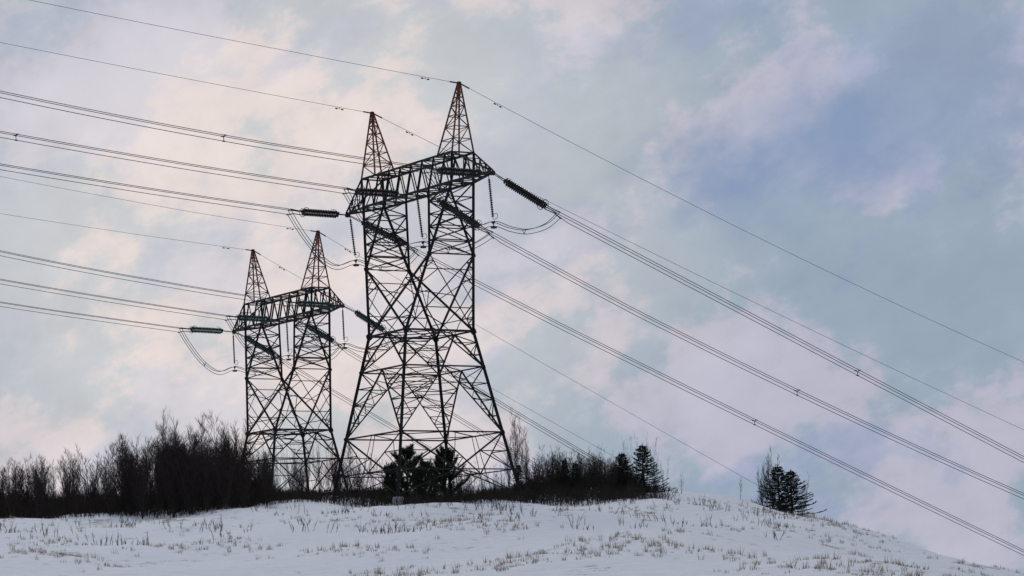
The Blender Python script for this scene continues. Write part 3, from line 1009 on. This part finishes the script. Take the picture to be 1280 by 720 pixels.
# the dense thicket at the left
TH = 'bare trees of the dense left thicket'
outline = [(-60, 578), (0, 570), (60, 562), (110, 554), (150, 546), (190, 538), (208, 530), (216, 534), (228, 540), (241, 531), (250, 545), (262, 538), (275, 526), (284, 540), (292, 534),
           (300, 543), (312, 546), (325, 556), (340, 562), (360, 566)]
def top_at(px):
    return knot(px, outline)
special = [(211, 523, 'plume', 0), (231, 536, 'plume', 1), (249, 524, 'plume', 2), (276, 521, 'plume', 3), (286, 532, 'plume', 4), (301, 528, 'plume', 0)]
names_sp = ['bare tree with the tall plumed top at the left edge of the thicket', 'bare tree just right of the leftmost plumed tree in the thicket',
            'bare tree with a wide feathery top in the middle of the thicket', 'bare tree with the tallest narrow top in the thicket',
            'bare tree just right of the tallest narrow one in the thicket', 'bare tree at the right end of the thicket beside the smaller pylon']
for (px, top, kind, k), lb in zip(special, names_sp):
    plant(kind, k, px, top, trng.uniform(226, 236), lb, TH, 0.95)
for k in range(136):
    px = trng.uniform(150, 338) if k > 46 else trng.uniform(-70, 180)
    top = top_at(px) + trng.uniform(4, 34)
    kind = trng.choice(('plume', 'thicket', 'thicket'))
    plant(kind, trng.randrange(5 if kind == 'plume' else 4), px, top, trng.uniform(212, 246), 'bare leafless tree crowded in the dense dark thicket at the left', TH, 1.1)
# light saplings behind and under the smaller pylon
for k in range(26):
    px = trng.uniform(318, 452)
    plant('thicket' if k % 2 else 'sparse', trng.randrange(3), px, trng.uniform(566, 588), trng.uniform(240, 262), 'thin grey bare sapling growing around the foot of the smaller pylon', 'saplings round the smaller pylon', 0.8)
for k in range(9):
    px = 345 + 9 * k + trng.uniform(-3, 3)
    plant('wand', k % 2, px, trng.uniform(545, 566), trng.uniform(284, 296), 'slender pale bare sapling rising behind the legs of the smaller pylon', 'tall saplings behind the smaller pylon', 0.5)
plant('plume', 2, 437, 556, 228, 'dark bare tree with a dense top between the two pylons', 'trees round the pylons', 0.9)
plant('sparse', 1, 425, 560, 236, 'thin bare shrub between the pylons, left of the dark bare tree', 'shrubs round the pylons', 0.8)
plant('sparse', 2, 466, 568, 232, 'thin bare shrub just left of the pines under the larger pylon', 'shrubs round the pylons', 0.8)
plant('pine', 0, 508, 556, 228, 'bushy dark pine on the left between the legs of the larger pylon', 'pines under the larger pylon', 1.0)
plant('pine', 1, 556, 557, 226, 'bushy dark pine on the right between the legs of the larger pylon', 'pines under the larger pylon', 0.95)
plant('pine', 1, 531, 574, 219, 'low bushy pine in front of and between the two taller pines', 'pines under the larger pylon', 0.9)
plant('pine', 0, 488, 578, 221, 'low bushy pine at the left foot of the pines under the larger pylon', 'pines under the larger pylon', 0.8)
for px, top, k, lb in ((452, 578, 0, 'low bare shrub at the left foot of the larger pylon'), (588, 578, 1, 'low bare shrub just right of the pines under the larger pylon'),
                       (602, 584, 2, 'lowest bare shrub in the gap between the pines and the right leg'), (616, 586, 0, 'low bare shrub between the gap and the right foot of the larger pylon'),
                       (626, 580, 1, 'low bare shrub against the right foot of the larger pylon')):
    plant('sparse', k, px, top, trng.uniform(216, 234), lb, 'shrubs round the pylons', 0.9)
plant('poplar', 0, 645, 520, 240, 'tall fine-twigged bare poplar just right of the larger pylon', 'bare poplars', 0.85)
plant('poplar', 1, 634, 545, 243, 'shorter fine-twigged bare poplar right behind the right leg of the larger pylon', 'bare poplars', 0.7)
plant('poplar', 1, 656, 548, 242, 'shorter fine-twigged bare poplar to the right of the tall one', 'bare poplars', 0.7)
plant('spruce', 1, 648, 580, 222, 'small dark spruce at the right foot of the larger pylon', 'spruces on the ridge', 1.1)
# shrubs along the ridge to the right
ridge = [(660, 588), (674, 570), (684, 562), (692, 558), (700, 566), (708, 560), (716, 562), (724, 572), (735, 575), (745, 570), (752, 564), (760, 568), (768, 575)]
for k in range(52):
    px = trng.uniform(656, 790)
    plant(trng.choice(('thicket', 'sparse', 'sparse')), trng.randrange(3), px, knot(px, ridge) + trng.uniform(-9, 17), trng.uniform(224, 246), 'bare leafless shrub in the hedge-like row between the larger pylon and the spruces', 'bare shrubs along the ridge', 1.15)
plant('spruce', 0, 706, 574, 228, 'dark little spruce half hidden among the bare shrubs on the ridge', 'spruces on the ridge', 1.0)
plant('spruce', 1, 719, 578, 226, 'lower dark little spruce hidden among the bare shrubs on the ridge', 'spruces on the ridge', 1.1)
plant('spruce', 1, 777, 566, 226, 'broad spruce left of the pointed spruce on the ridge', 'spruces on the ridge', 1.6)
plant('spruce', 0, 803, 556, 225, 'tallest pointed spruce with layered boughs on the ridge', 'spruces on the ridge', 1.6)
for px, top, k, lb in ((784, 549, 0, 'cluster of bare wands above the broad spruce'), (806, 544, 1, 'bare wands rising behind the tallest pointed spruce'),
                       (817, 556, 0, 'bare wands leaning out right of the tallest pointed spruce'), (829, 574, 1, 'low bare shrub at the right end of the ridge row'),
                       (747, 558, 1, 'bare wands standing up above the shrub row left of the spruces')):
    plant('wand', k, px, top, trng.uniform(232, 240), lb, 'bare wands on the ridge', 0.6)
plant('thicket', 2, 790, 586, 224, 'low bare shrub in the gap between the two ridge spruces', 'bare shrubs by the spruces', 0.8)
plant('thicket', 1, 818, 592, 224, 'low bare shrub at the right foot of the pointed spruce', 'bare shrubs by the spruces', 0.8)
plant('wand', 0, 851, 594, 232, 'lone tiny bare shrub on the falling ridge right of the spruces', 'lone shrubs at the right', 0.35)
plant('wand', 1, 924, 596, 232, 'lone tiny bare shrub left of the far right spruce', 'lone shrubs at the right', 0.35)
plant('spruce', 0, 972, 582, 229, 'ragged dark spruce left in the pair at the far right', 'spruces on the ridge', 1.7)
plant('spruce', 1, 988, 588, 227, 'lower spreading dark spruce right in the pair at the far right', 'spruces on the ridge', 1.9)
plant('thicket', 1, 963, 564, 231, 'feathery bare tree rising left of the far right spruce pair', 'far right bare trees', 0.75)
plant('thicket', 3, 951, 588, 231, 'lower feathery bare tree at the far right, left of its taller neighbour', 'far right bare trees', 0.8)
plant('sparse', 0, 1000, 594, 229, 'low bare shrub right of the far right spruce pair', 'far right bare trees', 0.9)


plant('plume', 3, 957, 572, 232, 'bare tree with two thin stems left of the far right spruce pair', 'far right bare trees', 0.7)
for px, top, kind, k, lb in ((479, 574, 'thicket', 0, 'dark bare bush just left of the pines under the larger pylon'), (497, 571, 'sparse', 1, 'thin bare bush behind the left pine under the larger pylon'),
                             (520, 562, 'thicket', 2, 'dark bare bush behind the gap between the two taller pines'), (541, 568, 'thicket', 3, 'dark bare bush behind the right pine under the larger pylon'),
                             (573, 570, 'thicket', 1, 'dark bare bush to the right of the right pine under the pylon'), (583, 580, 'sparse', 0, 'thin low bush at the right end of the bushes under the pylon')):
    plant(kind, k, px, top, trng.uniform(228, 233), lb, 'bare bushes among the pines', 0.85)


# ------------------------------------------------------------------ undergrowth and grass
def build_undergrowth():
    r = random.Random(31)
    V, Fc = [], []
    def clump(x, y, h, n):
        z = ground_z(x, y)
        for _ in range(n):
            g = r.uniform(0, 6.283); le = r.uniform(0.05, 0.55)
            b = Vector((x + r.uniform(-0.5, 0.5), y + r.uniform(-0.5, 0.5), z - 0.05))
            d = Vector((math.cos(g) * le, math.sin(g) * le, 1)).normalized()
            L = h * r.uniform(0.5, 1.1)
            m = b + d * L * 0.55 + wob(r, 0.06); e = m + (d + wob(r, 0.35)).normalized() * L * 0.45
            tube_data([b, m, e], [0.014, 0.010, 0.004], 3, V, Fc)
            for _k in range(3):
                q = b.lerp(m, r.uniform(0.4, 1)); dd = (d + wob(r, 0.7)).normalized()
                tube_data([q, q + dd * L * r.uniform(0.2, 0.4)], [0.008, 0.004], 3, V, Fc)
    for _ in range(3600):
        px = r.uniform(-60, 850); d = r.uniform(214, 252)
        p = sight(px, 620, d)
        dens = 1.0 if px < 345 else 0.8
        fade = max(0.0, (px - 790) / 60)
        if r.random() < fade:
            continue
        clump(p.x, d, (1.5 if px < 345 or 652 < px < 800 else 1.05) * r.uniform(0.6, 1.2) * dens * (1 - 0.5 * fade), 7)
    for _ in range(520):                                # strays thin out down the slope
        d = 214 - 60 * r.random() ** 2.2
        px = r.uniform(-20, 1000)
        p = sight(px, 640, d)
        if math.sin(p.x * 0.5 + d * 0.23) + r.uniform(-0.9, 0.9) < 0.1:
            continue
        clump(p.x, d, r.uniform(0.35, 0.9), r.randint(2, 6))
    for px, d in ((945, 231), (955, 229), (968, 228), (983, 226), (998, 229), (1012, 232), (1030, 236), (972, 233), (990, 234)):
        for _ in range(3):
            p = sight(px + r.uniform(-8, 8), 620, d)
            clump(p.x, d, r.uniform(0.5, 1.0), 6)
    o = mesh_obj('undergrowth', V, Fc, M_BRUSH)
    o['kind'] = 'stuff'; o['label'] = 'tangled brown undergrowth along the foot of the trees'; o['category'] = 'undergrowth'


def build_grass():
    r = random.Random(33)
    V, Fc = [], []
    for _ in range(9000):
        d = 90 + 125 * r.random() ** 0.8
        px = r.uniform(-60, 1340)
        p = sight(px, 660, d)
        x, y = p.x, d
        # tufts gather in drifts
        c = 3.4 * mnoise.noise(Vector((x * 0.14, y * 0.055, 1.0))) + 1.5 * mnoise.noise(Vector((x * 0.6, y * 0.25, 5.0))) + r.uniform(-0.5, 0.5)
        if c < 0.75:
            continue
        z = ground_z(x, y)
        h = r.uniform(0.08, 0.40) * r.uniform(0.6, 1.2)
        for _k in range(9):
            g = r.uniform(0, 6.283); le = r.uniform(0.1, 0.9)
            b = Vector((x + r.uniform(-0.12, 0.12), y + r.uniform(-0.12, 0.12), z - 0.03))
            d1 = Vector((math.cos(g) * le, math.sin(g) * le, 1)).normalized()
            e = b + d1 * h * r.uniform(0.6, 1.1)
            s = Vector((-math.sin(g), math.cos(g), 0)) * 0.012
            k = len(V)
            V += [tuple(b - s), tuple(b + s), tuple(e)]
            Fc.append((k, k + 1, k + 2))
    o = mesh_obj('dry_grass', V, Fc, M_GRASS)
    o['kind'] = 'stuff'; o['label'] = 'tufts of dry grass poking through the snow'; o['category'] = 'grass'


build_undergrowth()
build_grass()
